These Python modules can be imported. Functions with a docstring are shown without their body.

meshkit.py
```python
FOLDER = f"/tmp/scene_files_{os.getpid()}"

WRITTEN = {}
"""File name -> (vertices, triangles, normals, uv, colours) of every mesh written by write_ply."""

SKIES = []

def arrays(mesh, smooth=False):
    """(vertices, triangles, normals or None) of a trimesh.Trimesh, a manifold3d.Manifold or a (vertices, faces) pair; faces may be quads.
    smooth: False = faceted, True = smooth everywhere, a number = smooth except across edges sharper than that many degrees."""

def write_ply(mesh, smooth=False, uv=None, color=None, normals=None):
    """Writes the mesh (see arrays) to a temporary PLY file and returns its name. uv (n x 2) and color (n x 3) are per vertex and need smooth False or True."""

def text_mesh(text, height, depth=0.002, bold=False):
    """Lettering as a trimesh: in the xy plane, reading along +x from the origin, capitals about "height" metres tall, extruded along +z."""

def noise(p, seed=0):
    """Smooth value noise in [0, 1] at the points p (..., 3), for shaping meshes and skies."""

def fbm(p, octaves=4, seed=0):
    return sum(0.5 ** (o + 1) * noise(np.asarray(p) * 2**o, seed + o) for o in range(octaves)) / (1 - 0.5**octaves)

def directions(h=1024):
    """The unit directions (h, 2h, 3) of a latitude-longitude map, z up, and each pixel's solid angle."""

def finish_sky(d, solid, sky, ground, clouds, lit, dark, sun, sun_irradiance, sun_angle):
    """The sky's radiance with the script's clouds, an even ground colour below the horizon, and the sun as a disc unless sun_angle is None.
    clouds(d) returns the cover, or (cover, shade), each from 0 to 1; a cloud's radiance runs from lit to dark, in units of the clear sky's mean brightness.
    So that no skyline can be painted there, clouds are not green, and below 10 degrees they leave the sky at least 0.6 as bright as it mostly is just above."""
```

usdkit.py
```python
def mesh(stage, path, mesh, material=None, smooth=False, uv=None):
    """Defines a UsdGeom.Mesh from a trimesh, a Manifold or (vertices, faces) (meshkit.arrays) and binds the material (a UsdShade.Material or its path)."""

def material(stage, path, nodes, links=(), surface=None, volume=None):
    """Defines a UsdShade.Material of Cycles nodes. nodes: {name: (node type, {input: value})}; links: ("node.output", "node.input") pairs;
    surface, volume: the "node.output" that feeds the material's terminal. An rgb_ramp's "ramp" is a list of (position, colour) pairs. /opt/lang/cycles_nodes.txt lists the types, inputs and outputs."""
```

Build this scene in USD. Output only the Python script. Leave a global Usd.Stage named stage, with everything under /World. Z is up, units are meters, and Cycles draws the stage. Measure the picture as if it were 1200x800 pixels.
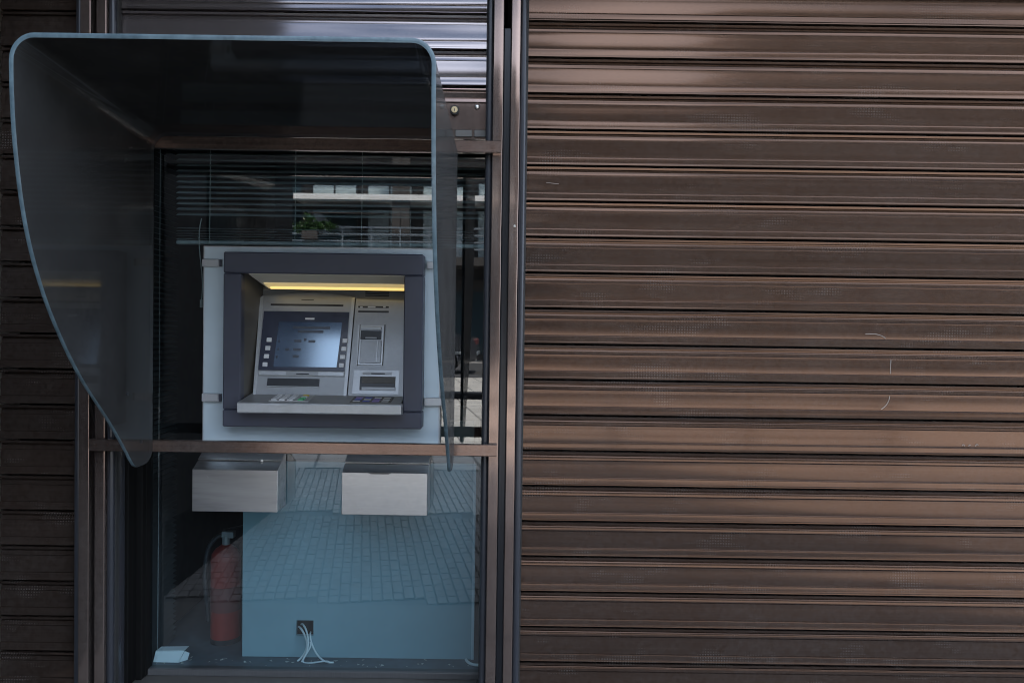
import math, random
import numpy as np, trimesh, shapely
from shapely.geometry import Polygon, Point, box as sbox
import usdkit, meshkit
from pxr import Usd, UsdGeom, UsdLux, UsdShade, Gf, Sdf, Vt

random.seed(7)
rng = np.random.default_rng(7)
stage = Usd.Stage.CreateInMemory()
UsdGeom.SetStageUpAxis(stage, UsdGeom.Tokens.z)
UsdGeom.SetStageMetersPerUnit(stage, 1.0)
UsdGeom.Xform.Define(stage, '/World')
UsdGeom.Scope.Define(stage, '/World/Looks')

# ---------------------------------------------------------------- camera
F_PX, CAM = 933.0, np.array([0.0, -2.48, 1.30])          # 28 mm lens, eye 2.48 m from the shutters
PITCH, ROLL = math.radians(-1.1), math.radians(0.8)
EXPOSURE = 1.25
fwd = np.array([0, math.cos(PITCH), math.sin(PITCH)])
_r, _u = np.array([1.0, 0, 0]), np.array([0, -math.sin(PITCH), math.cos(PITCH)])
RIGHT = _r * math.cos(ROLL) + _u * math.sin(ROLL)
UP = -_r * math.sin(ROLL) + _u * math.cos(ROLL)
cam = UsdGeom.Camera.Define(stage, '/World/camera')
cam.AddTransformOp().Set(Gf.Matrix4d(*RIGHT, 0, *UP, 0, *(-fwd), 0, *CAM, 1))
cam.CreateHorizontalApertureAttr(36.0); cam.CreateVerticalApertureAttr(24.0)
cam.CreateFocalLengthAttr(36.0 * F_PX / 1200)
cam.CreateClippingRangeAttr(Gf.Vec2f(0.05, 500))
cam.CreateExposureAttr(EXPOSURE)

# ---------------------------------------------------------------- sky and sun
SUN_EL, SUN_AZ = math.radians(62), math.radians(25)       # high, behind the shop front
sun_dir = np.array([math.sin(SUN_AZ) * math.cos(SUN_EL), math.cos(SUN_AZ) * math.cos(SUN_EL), math.sin(SUN_EL)])
sky_mat = usdkit.material(stage, '/World/Looks/sky_material', {
    'tc': ('texture_coordinate', {}),
    'mp': ('mapping', {'scale': (1.0, 1.0, 2.6)}),
    'n': ('noise_texture', {'scale': 2.3, 'detail': 7, 'roughness': 0.55}),
    'r': ('rgb_ramp', {'ramp': [(0.0, (0, 0, 0)), (0.36, (0, 0, 0)), (0.56, (0.85, 0.85, 0.85)), (1, (1, 1, 1))]}),
    's': ('sky_texture', {'sky_type': 'single_scattering', 'sun_disc': False, 'aerosol_density': 1.6, 'sun_elevation': SUN_EL, 'sun_rotation': SUN_AZ}),
    'm': ('mix_color', {'blend_type': 'mix', 'use_clamp': False, 'b': (13.2, 15.0, 17.8), 'use_clamp_result': False}),
    'b': ('background_shader', {'strength': 0.12})},
    [('tc.generated', 'mp.vector'), ('mp.vector', 'n.vector'), ('n.fac', 'r.fac'), ('r.color', 'm.fac'),
     ('s.color', 'm.a'), ('m.result', 'b.color')], surface='b.background')
dome = UsdLux.DomeLight.Define(stage, '/World/sky')
UsdShade.MaterialBindingAPI.Apply(dome.GetPrim()).Bind(sky_mat)
dome.GetPrim().SetCustomDataByKey('kind', 'structure')
sun = UsdLux.DistantLight.Define(stage, '/World/sun')
sun.CreateNormalizeAttr(True); sun.CreateIntensityAttr(1.25); sun.CreateAngleAttr(0.53)
sun.CreateColorAttr(Gf.Vec3f(1.0, 0.94, 0.85))
_x = np.cross([0, 0, 1.0], sun_dir); _x /= np.linalg.norm(_x); _y = np.cross(sun_dir, _x)
sun.AddTransformOp().Set(Gf.Matrix4d(*_x, 0, *_y, 0, *sun_dir, 0, 0, 0, 20, 1))
sun.GetPrim().SetCustomDataByKey('kind', 'structure')

# ---------------------------------------------------------------- survey: measured picture points on known planes, in metres
def ray(u, v):
    return fwd * F_PX + RIGHT * (u - 600) + UP * (400 - v)
def at(u, v, Y):
    d = ray(u, v); q = CAM + d * ((Y - CAM[1]) / d[1]); return q[0], q[2]
def X(u, v, Y): return at(u, v, Y)[0]
def Z(u, v, Y): return at(u, v, Y)[1]

# ---------------------------------------------------------------- helpers
used = {}
def numbered(parent, name):
    k = (parent, name); n = used.get(k, 0); used[k] = n + 1
    return f'{parent}/{name}' if n == 0 else f'{parent}/{name}_{n:03d}'
def thing(name, label, cat, loc=(0, 0, 0), group=None, rz=0.0):
    x = UsdGeom.Xform.Define(stage, numbered('/World', name))
    x.AddTranslateOp().Set(Gf.Vec3d(*map(float, loc)))
    if rz: x.AddRotateZOp().Set(rz)
    p = x.GetPrim()
    p.SetCustomDataByKey('label', label); p.SetCustomDataByKey('category', cat)
    if group: p.SetCustomDataByKey('group', group)
    return x
def obj(name, m, mat, parent=None, label=None, cat=None, group=None, kind=None, smooth=False):
    base = '/World' if parent is None else str(parent.GetPath())
    if parent is not None and parent.GetPrim().IsA(UsdGeom.Xform):
        t = parent.GetPrim().GetAttribute('xformOp:translate')
    g = usdkit.mesh(stage, numbered(base, name), m, mat, smooth=smooth)
    p = g.GetPrim()
    for k, v in (('label', label), ('category', cat), ('group', group), ('kind', kind)):
        if v: p.SetCustomDataByKey(k, v)
    return g
def cat_(*ms):
    out = [m for k in ms for m in (k if isinstance(k, (list, tuple)) else [k])]
    return trimesh.util.concatenate(out)
def bx(x0, x1, y0, y1, z0, z1):
    m = trimesh.creation.box((abs(x1 - x0), abs(y1 - y0), abs(z1 - z0)))
    m.apply_translation(((x0 + x1) / 2, (y0 + y1) / 2, (z0 + z1) / 2)); return m
def rb(x0, x1, y0, y1, z0, z1, b=0.002):
    """box with chamfered edges"""
    lo = np.minimum([x0, y0, z0], [x1, y1, z1]); hi = np.maximum([x0, y0, z0], [x1, y1, z1])
    b = min(b, 0.45 * (hi - lo).min())
    pts = []
    for sx in (0, 1):
        for sy in (0, 1):
            for sz in (0, 1):
                c = np.where([sx, sy, sz], hi, lo); d = np.where([sx, sy, sz], -b, b)
                for k in range(3):
                    q = c + d; q[k] = c[k]; pts.append(q)
    return trimesh.convex.convex_hull(np.array(pts))
def hull(pts): return trimesh.convex.convex_hull(np.array(pts, float))
def cyl(p0, p1, r, n=20):
    return trimesh.creation.cylinder(radius=r, segment=[p0, p1], sections=n)
def tube(pts, r, sides=8):
    p = np.asarray(pts, float); t = np.gradient(p, axis=0); t /= np.linalg.norm(t, axis=1, keepdims=True)
    a = np.cross(t, [0.13, 0.97, 0.2]); a /= np.linalg.norm(a, axis=1, keepdims=True); b = np.cross(t, a)
    an = np.arange(sides) * 2 * np.pi / sides
    v = p[:, None] + r * (np.cos(an)[None, :, None] * a[:, None] + np.sin(an)[None, :, None] * b[:, None])
    n = len(p); f = []
    for i in range(n - 1):
        for j in range(sides):
            k = (j + 1) % sides
            f += [[i * sides + j, i * sides + k, (i + 1) * sides + k], [i * sides + j, (i + 1) * sides + k, (i + 1) * sides + j]]
    v = v.reshape(-1, 3); c0, c1 = len(v), len(v) + 1
    v = np.vstack([v, p[0], p[-1]])
    for j in range(sides):
        k = (j + 1) % sides
        f += [[c0, k, j], [c1, (n - 1) * sides + j, (n - 1) * sides + k]]
    return trimesh.Trimesh(v, f, process=False)
def spline(ctrl, n=24):
    from scipy.interpolate import CubicSpline
    c = np.asarray(ctrl, float); s = np.r_[0, np.cumsum(np.linalg.norm(np.diff(c, axis=0), axis=1))]
    return CubicSpline(s, c)(np.linspace(0, s[-1], n))
def extrude_x(profile, x0, x1, closed=True):
    """profile: (y, z) polygon; a bar along x with capped ends"""
    pg = Polygon(profile)
    m = trimesh.creation.extrude_polygon(pg, x1 - x0, engine='earcut')
    v = m.vertices.copy(); m.vertices = np.c_[v[:, 2] + x0, v[:, 0], v[:, 1]]
    if m.volume < 0: m.invert()
    return m
def extrude_z(poly, z0, z1):
    m = trimesh.creation.extrude_polygon(poly, z1 - z0, engine='earcut'); m.apply_translation((0, 0, z0)); return m
def extrude_y(poly, y0, y1):
    """poly in (x, z)"""
    m = trimesh.creation.extrude_polygon(poly, y1 - y0, engine='earcut')
    v = m.vertices.copy(); m.vertices = np.c_[v[:, 0], y0 + v[:, 2], v[:, 1]]
    if m.volume < 0: m.invert()
    return m

# ---------------------------------------------------------------- materials
L = '/World/Looks/'
def plain(name, col, rough=0.5, metal=0.0, var=0.15, scale=14.0, bump=0.0, stretch=(1, 1, 1), bscale=None, **kw):
    """a principled surface whose tone and gloss vary with noise"""
    n = {'g': ('geometry', {}), 'oi': ('object_info', {}),
         'mp': ('mapping', {'scale': stretch}),
         'n': ('noise_texture', {'scale': scale, 'detail': 6, 'roughness': 0.6}),
         'mr': ('map_range', {'from_min': 0.25, 'from_max': 0.75, 'to_min': 1 - var, 'to_max': 1 + var}),
         'c': ('vector_math', {'math_type': 'scale', 'vector1': col}),
         'rr': ('map_range', {'from_min': 0.25, 'from_max': 0.75, 'to_min': max(rough * 0.8, 0.0), 'to_max': min(rough * 1.25, 1)}),
         'p': ('principled_bsdf', {'metallic': metal, **kw})}
    l = [('g.position', 'mp.vector'), ('mp.vector', 'n.vector'), ('n.fac', 'mr.value'), ('mr.result', 'c.scale'),
         ('c.vector', 'p.base_color'), ('n.fac', 'rr.value'), ('rr.result', 'p.roughness')]
    if bump:
        n['nb'] = ('noise_texture', {'scale': bscale or scale * 6, 'detail': 4})
        n['b'] = ('bump', {'strength': bump, 'distance': 0.002})
        l += [('mp.vector', 'nb.vector'), ('nb.fac', 'b.height'), ('b.normal', 'p.normal')]
    return usdkit.material(stage, L + name, n, l, surface='p.BSDF')

def bronze(name, col, rough, streak=True, dots=False, dust=0.25, film=0.10):
    """brown anodised aluminium: brushed lines along x, dust, per-piece tone; dots = rows of fine punched marks"""
    n = {'g': ('geometry', {}), 'oi': ('object_info', {}),
         'mp': ('mapping', {'scale': (0.6, 30.0, 160.0) if streak else (60.0, 60.0, 0.7)}),
         'n': ('noise_texture', {'scale': 1.0, 'detail': 4, 'roughness': 0.6}),
         'n2': ('noise_texture', {'scale': 2.2, 'detail': 6, 'roughness': 0.65}),
         'n3': ('noise_texture', {'scale': 55.0, 'detail': 3, 'roughness': 0.7}),
         'mr': ('map_range', {'from_min': 0.3, 'from_max': 0.7, 'to_min': 0.94, 'to_max': 1.06}),
         'or': ('map_range', {'from_min': 0, 'from_max': 1, 'to_min': 0.9, 'to_max': 1.1}),
         'mm': ('math', {'math_type': 'multiply'}),
         'c': ('vector_math', {'math_type': 'scale', 'vector1': col}),
         'rr': ('map_range', {'from_min': 0.3, 'from_max': 0.7, 'to_min': rough * 0.82, 'to_max': rough * 1.22}),
         'dm': ('math', {'math_type': 'multiply'}),
         'dr': ('map_range', {'from_min': 0.15, 'from_max': 0.42, 'to_min': film, 'to_max': film + dust, 'clamp': True}),
         'wm': ('mapping', {'scale': (0.9, 1.0, 3.5)}), 'wn': ('noise_texture', {'scale': 1.0, 'detail': 2}),
         'b0': ('bump', {'strength': 0.5, 'distance': 0.004}), 'b': ('bump', {'strength': 0.012, 'distance': 0.001}),
         'p': ('principled_bsdf', {'metallic': 0.92, 'anisotropic': 0.3, 'coat_weight': 0.3, 'coat_roughness': 0.08}),
         'pd': ('principled_bsdf', {'base_color': (0.27, 0.255, 0.24), 'roughness': 0.8}),
         'mx': ('mix_closure', {})}
    l = [('g.position', 'mp.vector'), ('mp.vector', 'n.vector'), ('g.position', 'n2.vector'), ('g.position', 'n3.vector'),
         ('n.fac', 'mr.value'), ('oi.random', 'or.value'), ('mr.result', 'mm.value1'), ('or.result', 'mm.value2'),
         ('mm.value', 'c.scale'), ('c.vector', 'p.base_color'), ('n.fac', 'rr.value'), ('rr.result', 'p.roughness'),
         ('n2.fac', 'dm.value1'), ('n3.fac', 'dm.value2'), ('dm.value', 'dr.value'),
         ('g.position', 'wm.vector'), ('wm.vector', 'wn.vector'), ('wn.fac', 'b0.height'), ('b0.normal', 'b.normal'), ('n.fac', 'b.height'), ('b.normal', 'p.normal'), ('p.BSDF', 'mx.closure1'), ('pd.BSDF', 'mx.closure2')]
    fac = 'dr.result'
    if dots:
        n.update({'sp': ('mapping', {'scale': (1 / 0.0085, 1.0, 1 / 0.0085)}),
                  'fr': ('vector_math', {'math_type': 'fraction'}),
                  'sub': ('vector_math', {'math_type': 'subtract', 'vector2': (0.5, 0.0, 0.5)}),
                  'mul': ('vector_math', {'math_type': 'multiply', 'vector2': (1, 0, 1)}),
                  'len': ('vector_math', {'math_type': 'length'}),
                  'lt': ('math', {'math_type': 'less_than', 'value2': 0.24}),
                  'mn': ('mapping', {'scale': (3.3, 1.0, 11.0)}),
                  'pn': ('noise_texture', {'scale': 1.0, 'detail': 3, 'roughness': 0.7}),
                  'pr': ('map_range', {'from_min': 0.56, 'from_max': 0.66, 'to_min': 0, 'to_max': 0.15, 'clamp': True}),
                  'dd': ('math', {'math_type': 'multiply'}), 'ad': ('math', {'math_type': 'add', 'use_clamp': True})})
        l += [('g.position', 'sp.vector'), ('sp.vector', 'fr.vector1'), ('fr.vector', 'sub.vector1'), ('sub.vector', 'mul.vector1'),
              ('mul.vector', 'len.vector1'), ('len.value', 'lt.value1'), ('g.position', 'mn.vector'), ('mn.vector', 'pn.vector'),
              ('pn.fac', 'pr.value'), ('lt.value', 'dd.value1'), ('pr.result', 'dd.value2'), ('dd.value', 'ad.value1'), ('dr.result', 'ad.value2')]
        fac = 'ad.value'
    l.append((fac, 'mx.fac'))
    return usdkit.material(stage, L + name, n, l, surface='mx.closure')

def glazing(name, tint, f0, rough=0.0, dust=0.0, dustcol=(0.3, 0.32, 0.34), fmax=1.0):
    """pane: transparent by tint, mirror by a Schlick Fresnel term, thin film of dust"""
    n = {'lw': ('layer_weight', {'blend': 0.5}), 'pw': ('math', {'math_type': 'power', 'value2': 5.0}),
         'mr': ('map_range', {'from_min': 0, 'from_max': 1, 'to_min': f0, 'to_max': fmax}),
         't': ('transparent_bsdf', {'color': tint}), 'gl': ('glossy_bsdf', {'color': (1, 1, 1), 'roughness': rough}),
         'm': ('mix_closure', {}),
         'g': ('geometry', {}), 'n': ('noise_texture', {'scale': 7.0, 'detail': 6, 'roughness': 0.7}),
         'dr': ('map_range', {'from_min': 0.35, 'from_max': 0.75, 'to_min': dust * 0.75, 'to_max': dust * 1.25, 'clamp': True}),
         'd': ('diffuse_bsdf', {'color': dustcol}), 'm2': ('mix_closure', {})}
    l = [('lw.facing', 'pw.value1'), ('pw.value', 'mr.value'), ('mr.result', 'm.fac'), ('t.BSDF', 'm.closure1'), ('gl.BSDF', 'm.closure2'),
         ('g.position', 'n.vector'), ('n.fac', 'dr.value'), ('dr.result', 'm2.fac'), ('m.closure', 'm2.closure1'), ('d.BSDF', 'm2.closure2')]
    return usdkit.material(stage, L + name, n, l, surface='m2.closure' if dust else 'm.closure')

M_slat = bronze('bronze_slat', (0.084, 0.045, 0.028), 0.13, dots=True, dust=0.03, film=0.014)
M_slat_left = M_slat
M_slat_bay = bronze('grey_brown_slat', (0.27, 0.235, 0.235), 0.09, dust=0.03, film=0.014)
M_post = bronze('bronze_post', (0.20, 0.140, 0.118), 0.11, streak=False, dust=0.05, film=0.02)
M_rail = bronze('bronze_rail', (0.16, 0.098, 0.076), 0.18, dust=0.08, film=0.03)
M_guide = plain('guide_dark', (0.028, 0.030, 0.036), 0.22, 0.3, stretch=(40, 40, 0.6), scale=1.5)
M_dark = plain('dark_cavity', (0.012, 0.012, 0.012), 0.7)
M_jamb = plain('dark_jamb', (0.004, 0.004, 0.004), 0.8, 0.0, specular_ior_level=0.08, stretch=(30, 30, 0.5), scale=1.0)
M_glass = glazing('window_glass', (0.64, 0.78, 0.82), 0.145, dust=0.006)
M_smoke = glazing('smoked_acrylic', (0.12, 0.135, 0.15), 0.045, rough=0.06, dust=0.13, dustcol=(0.15, 0.15, 0.148), fmax=0.30)
M_edge = plain('polished_edge', (0.065, 0.10, 0.12), 0.3, var=0.35, scale=30)
M_panel = plain('painted_panel', (0.47, 0.57, 0.63), 0.38, var=0.05, scale=5, bump=0.03, bscale=300)
M_bezel = plain('bezel_plastic', (0.045, 0.050, 0.072), 0.42, var=0.08, scale=9, bump=0.05, bscale=700)
M_grey = plain('module_grey', (0.32, 0.335, 0.345), 0.36, 0.35, var=0.06, scale=12, bump=0.03, bscale=700)
M_grey2 = plain('module_light_grey', (0.44, 0.46, 0.475), 0.32, 0.4, var=0.06, scale=12)
M_recess = plain('recess_wall', (0.10, 0.096, 0.085), 0.5, var=0.1)
M_slot = plain('slot_black', (0.018, 0.020, 0.024), 0.35)
M_screenb = plain('screen_surround', (0.030, 0.036, 0.060), 0.22, var=0.05)
M_key = plain('key_white', (0.68, 0.70, 0.72), 0.35, 0.1, var=0.06, scale=60)
M_keyy = plain('key_yellow', (0.62, 0.50, 0.06), 0.4)
M_keyg = plain('key_green', (0.10, 0.42, 0.20), 0.4)
M_blue = plain('sticker_blue', (0.10, 0.14, 0.52), 0.4)
M_purple = plain('sticker_purple', (0.32, 0.24, 0.60), 0.4)
M_red = plain('extinguisher_red', (0.30, 0.036, 0.028), 0.35, var=0.08)
M_steel = plain('brushed_steel', (0.48, 0.48, 0.485), 0.28, 0.95, var=0.012, stretch=(1, 9, 9), scale=1.5)
M_clip = plain('clip_grey', (0.42, 0.44, 0.46), 0.4, 0.3, var=0.04)
M_bolt = plain('zinc_bolt', (0.66, 0.65, 0.62), 0.28, 1.0)
M_brass = plain('lock_brass', (0.55, 0.44, 0.26), 0.35, 1.0)
M_cabinet = plain('cabinet_pale_blue', (0.25, 0.37, 0.42), 0.45, var=0.06, scale=4)
M_white = plain('white_plastic', (0.72, 0.76, 0.78), 0.45, var=0.05)
M_blind = plain('blind_slat', (0.36, 0.37, 0.37), 0.45, 0.2, var=0.1)
M_jamb2 = plain('side_blind_slat', (0.07, 0.072, 0.075), 0.5)
M_cord = plain('blind_cord', (0.42, 0.42, 0.40), 0.7)
M_room = plain('dark_room', (0.03, 0.03, 0.032), 0.8)
M_ledge = plain('ledge_stone', (0.10, 0.115, 0.135), 0.5, var=0.35, scale=30)
M_sill = plain('sill_metal', (0.10, 0.098, 0.092), 0.5, 0.4, var=0.2, scale=8)
M_litter = plain('litter', (0.45, 0.45, 0.42), 0.8)

# the screen: an LCD that glows weakly dark blue; text lines are geometry on it
M_lcd = usdkit.material(stage, L + 'lcd', {'p': ('principled_bsdf', {'base_color': (0.010, 0.014, 0.028), 'roughness': 0.13, 'ior': 3.0, 'specular_tint': (0.66, 0.84, 1.0), 'emission_color': (0.10, 0.19, 0.42), 'emission_strength': 0.014})}, [], surface='p.BSDF')
M_text = usdkit.material(stage, L + 'lcd_text', {'p': ('principled_bsdf', {'base_color': (0.05, 0.06, 0.08), 'roughness': 0.2, 'emission_color': (0.45, 0.55, 0.75), 'emission_strength': 0.004})}, [], surface='p.BSDF')
M_lamp = usdkit.material(stage, L + 'lamp_tube', {'p': ('principled_bsdf', {'base_color': (0.8, 0.75, 0.55), 'roughness': 0.4, 'emission_color': (1.0, 0.68, 0.18), 'emission_strength': 0.40})}, [], surface='p.BSDF')
M_lampd = usdkit.material(stage, L + 'lamp_diffuser', {'p': ('principled_bsdf', {'base_color': (0.7, 0.66, 0.5), 'roughness': 0.5, 'emission_color': (1.0, 0.72, 0.27), 'emission_strength': 0.15})}, [], surface='p.BSDF')
M_diff = plain('lamp_housing', (0.62, 0.60, 0.52), 0.45, var=0.04)

# ================================================================ setting
G = 'structure'
def grid_ground(name, x0, x1, y0, y1, z, mat):
    v = [(x0, y0, z), (x1, y0, z), (x1, y1, z), (x0, y1, z)]
    return obj(name, (np.array(v), np.array([[0, 1, 2, 3]])), mat, kind=G)
M_pave = usdkit.material(stage, L + 'paving', {
    'g': ('geometry', {}), 'mp': ('mapping', {'rotation': (0, 0, math.radians(10))}),
    'br': ('brick_texture', {'color1': (0.52, 0.50, 0.46), 'color2': (0.44, 0.425, 0.395), 'mortar': (0.14, 0.135, 0.13), 'scale': 1.0, 'mortar_size': 0.012, 'brick_width': 0.5, 'row_height': 0.5, 'offset': 0.0}),
    'n': ('noise_texture', {'scale': 1.3, 'detail': 8, 'roughness': 0.7}),
    'r': ('rgb_ramp', {'ramp': [(0.25, (0.72, 0.72, 0.72)), (0.75, (1.15, 1.13, 1.1))]}),
    'm': ('mix_color', {'blend_type': 'multiply', 'fac': 1.0, 'use_clamp': False}),
    'p': ('principled_bsdf', {'roughness': 0.8})},
    [('g.position', 'mp.vector'), ('mp.vector', 'br.vector'), ('g.position', 'n.vector'), ('n.fac', 'r.fac'), ('br.color', 'm.a'), ('r.color', 'm.b'), ('m.result', 'p.base_color')], surface='p.BSDF')
M_ground = plain('ground_stone', (0.26, 0.25, 0.24), 0.85, var=0.2, scale=1.5)
M_concrete = plain('concrete', (0.12, 0.118, 0.112), 0.75, var=0.25, scale=3, bump=0.2)
M_asphalt = plain('asphalt', (0.055, 0.055, 0.057), 0.85, var=0.25, scale=4)
M_block = plain('paver_stone', (0.16, 0.155, 0.15), 0.75, var=0.3, scale=9)
grid_ground('ground', -400, 400, -400, 400, -0.02, M_ground)
grid_ground('square_paving', -30, 30, -23.5, -4.28, 0.0, M_pave)
obj('concrete_strip', bx(-14, 14, -0.76, 0.25, -0.1, 0.012), M_concrete, kind=G)
grid_ground('joint_bed', -14, 14, -4.30, -0.74, -0.006, plain('joint_sand', (0.08, 0.077, 0.074), 0.9))
# small setts between the strip and the square, laid askew
PA = math.radians(10.5); bl = []
ca, sa = math.cos(PA), math.sin(PA)
tpl = hull([(sx * 0.0225 * k, sy * 0.042 * (1 - (1 - k) * 0.4), z) for sx in (-1, 1) for sy in (-1, 1) for k, z in ((1, -0.05), (1, -0.002), (0.86, 0.004))])
tv, tf = np.array(tpl.vertices), np.array(tpl.faces)
def setts(y0, y1):
    V = []; Fc = []; nb = 0
    for i in range(-120, 110):
        for j in range(-76, 16):
            sx, sy = i * 0.0505, j * 0.090
            x, y = sx * ca + sy * sa, -sx * sa + sy * ca
            if -3.0 < x < 4.6 and y0 + 0.06 < y < y1 - 0.06:
                w = tv.copy(); w[:, 2] += rng.uniform(-0.003, 0.001)
                V.append(np.c_[w[:, 0] * ca + w[:, 1] * sa + x, -w[:, 0] * sa + w[:, 1] * ca + y, w[:, 2]]); Fc.append(tf + nb); nb += len(tv)
    return np.vstack(V), np.vstack(Fc)
obj('paving_setts', setts(-2.55, -0.78), M_block, label='small grey paving setts laid askew nearest the shop front', cat='paving', kind='stuff')
obj('paving_setts', setts(-4.3, -2.55), plain('pale_sett', (0.30, 0.295, 0.28), 0.75, var=0.15, scale=9), label='paler small paving setts farther out on the square', cat='paving', kind='stuff')
grid_ground('road', -80, 80, -24.5, -17.0, 0.006, M_asphalt)

# ---- the shop's own building above the shutters (casts the shade the picture is taken in)
M_facade = plain('own_facade', (0.30, 0.27, 0.24), 0.8, var=0.12, scale=2)
b = thing('shop_building', 'tall plain rendered building rising above the shutters and machine', 'building')
obj('wall', cat_(bx(-12, 3.4, 0.0, 6, 2.95, 11.0), bx(-12, -1.72, 0.0, 0.3, 0, 2.95), bx(3.36, 3.4, 0.3, 6, 0, 2.95)), M_facade, b)
obj('lintel', rb(-12, 3.4, -0.30, 0.28, 2.47, 2.945, 0.01), plain('lintel_metal', (0.05, 0.042, 0.038), 0.5, 0.3), b)
obj('back_wall', cat_(bx(-12, 3.35, 2.2, 2.3, 0, 2.9), bx(-12, -11.9, 0.3, 2.2, 0, 2.9)), M_room, b)
w = thing('side_wing', 'dark stone wing of the building standing out left of the shutters', 'wall')
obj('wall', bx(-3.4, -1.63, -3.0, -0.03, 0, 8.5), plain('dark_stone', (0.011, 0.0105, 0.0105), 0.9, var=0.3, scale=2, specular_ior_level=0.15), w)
obj('plinth', rb(-3.4, -1.62, -3.02, -0.03, 0.013, 0.35, 0.01), M_jamb, w)

# ================================================================ shutters
PITCH_S = 0.1128
def slat_profile(p=PITCH_S):
    """(y, z) outline of one slat, top at z = 0; -y faces the street"""
    f = [(0.0170, -0.0006), (0.0080, -0.0012), (-0.0026, -0.0020), (-0.0042, -0.0034), (-0.0040, -0.0046), (-0.0030, -0.0098), (-0.0012, -0.0110), (0.0070, -0.0114), (0.0074, -0.0152),
         (0.0046, -0.0160), (0.0036, -0.0180), (0.0030, -0.0225), (0.0028, -0.0290), (-0.0004, -0.0312), (-0.0001, -0.0328), (-0.0002, -0.0450), (-0.0003, -0.058), (-0.0002, -0.0710), (0.0000, -0.0822),
         (0.0004, -0.0828), (-0.0030, -0.0850), (-0.0036, -0.0880), (-0.0034, -0.1015), (-0.0042, -0.1032), (-0.0044, -0.1080), (-0.0030, -0.1094), (0.0065, -0.1103), (0.0150, -0.1109)]
    s = p / 0.1128
    f = [(y, z * s) for y, z in f]
    return f + [(0.019, -0.1105 * s), (0.019, -0.002)]
def make_shutter(name, label, x0, x1, y, tops, mat, smoothing=40, tilt=None):
    t = thing(name, label, 'roller shutter', (0, y, 0), group='brown roller shutters of the shop front')
    pr = np.array(slat_profile())
    for k, z in enumerate(tops):
        q = pr.copy(); a = rng.normal(0, 0.008) + (tilt or {}).get(k, 0.0)
        c, s = math.cos(a), math.sin(a); q = q - (0, -0.055); q = np.c_[q[:, 0] * c - q[:, 1] * s, q[:, 0] * s + q[:, 1] * c] + (rng.normal(0, 0.0003), -0.055)
        q[:, 1] += z
        m = extrude_x(q, x0, x1)
        # long slats are never quite straight: cut into lengths and bow a little
        n = max(2, int((x1 - x0) / 0.25))
        obj('slat', m, mat, t, smooth=smoothing)
    return t
YS = 0.05
def tops_from(u, v, zlo, zhi):
    z0 = Z(u, v, YS); k0 = math.floor((zlo - z0) / PITCH_S); k1 = math.ceil((zhi - z0) / PITCH_S)
    return [z0 + k * PITCH_S for k in range(k1, k0, -1)]
xr0 = X(614, 400, YS)
sh_r = make_shutter('roller_shutter', 'wide brown metal roller shutter closed over the shop front right of the machine', xr0 - 0.012, 3.35, YS, tops_from(640, 26.2, 0.06, 2.46), M_slat, tilt={17: -0.05, 18: -0.06, 19: -0.065})
sh_l = make_shutter('roller_shutter', 'narrow strip of brown roller shutter in deep shade left of the machine', -1.625, X(91, 400, YS), YS, tops_from(45, 223.9, 0.06, 2.46), M_slat_left)
bay_tops = [z for z in tops_from(575, 60.2, 0.06, 2.46) if z > Z(575, 100, YS)]
BX0, BX1 = -1.262, -0.073
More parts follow.
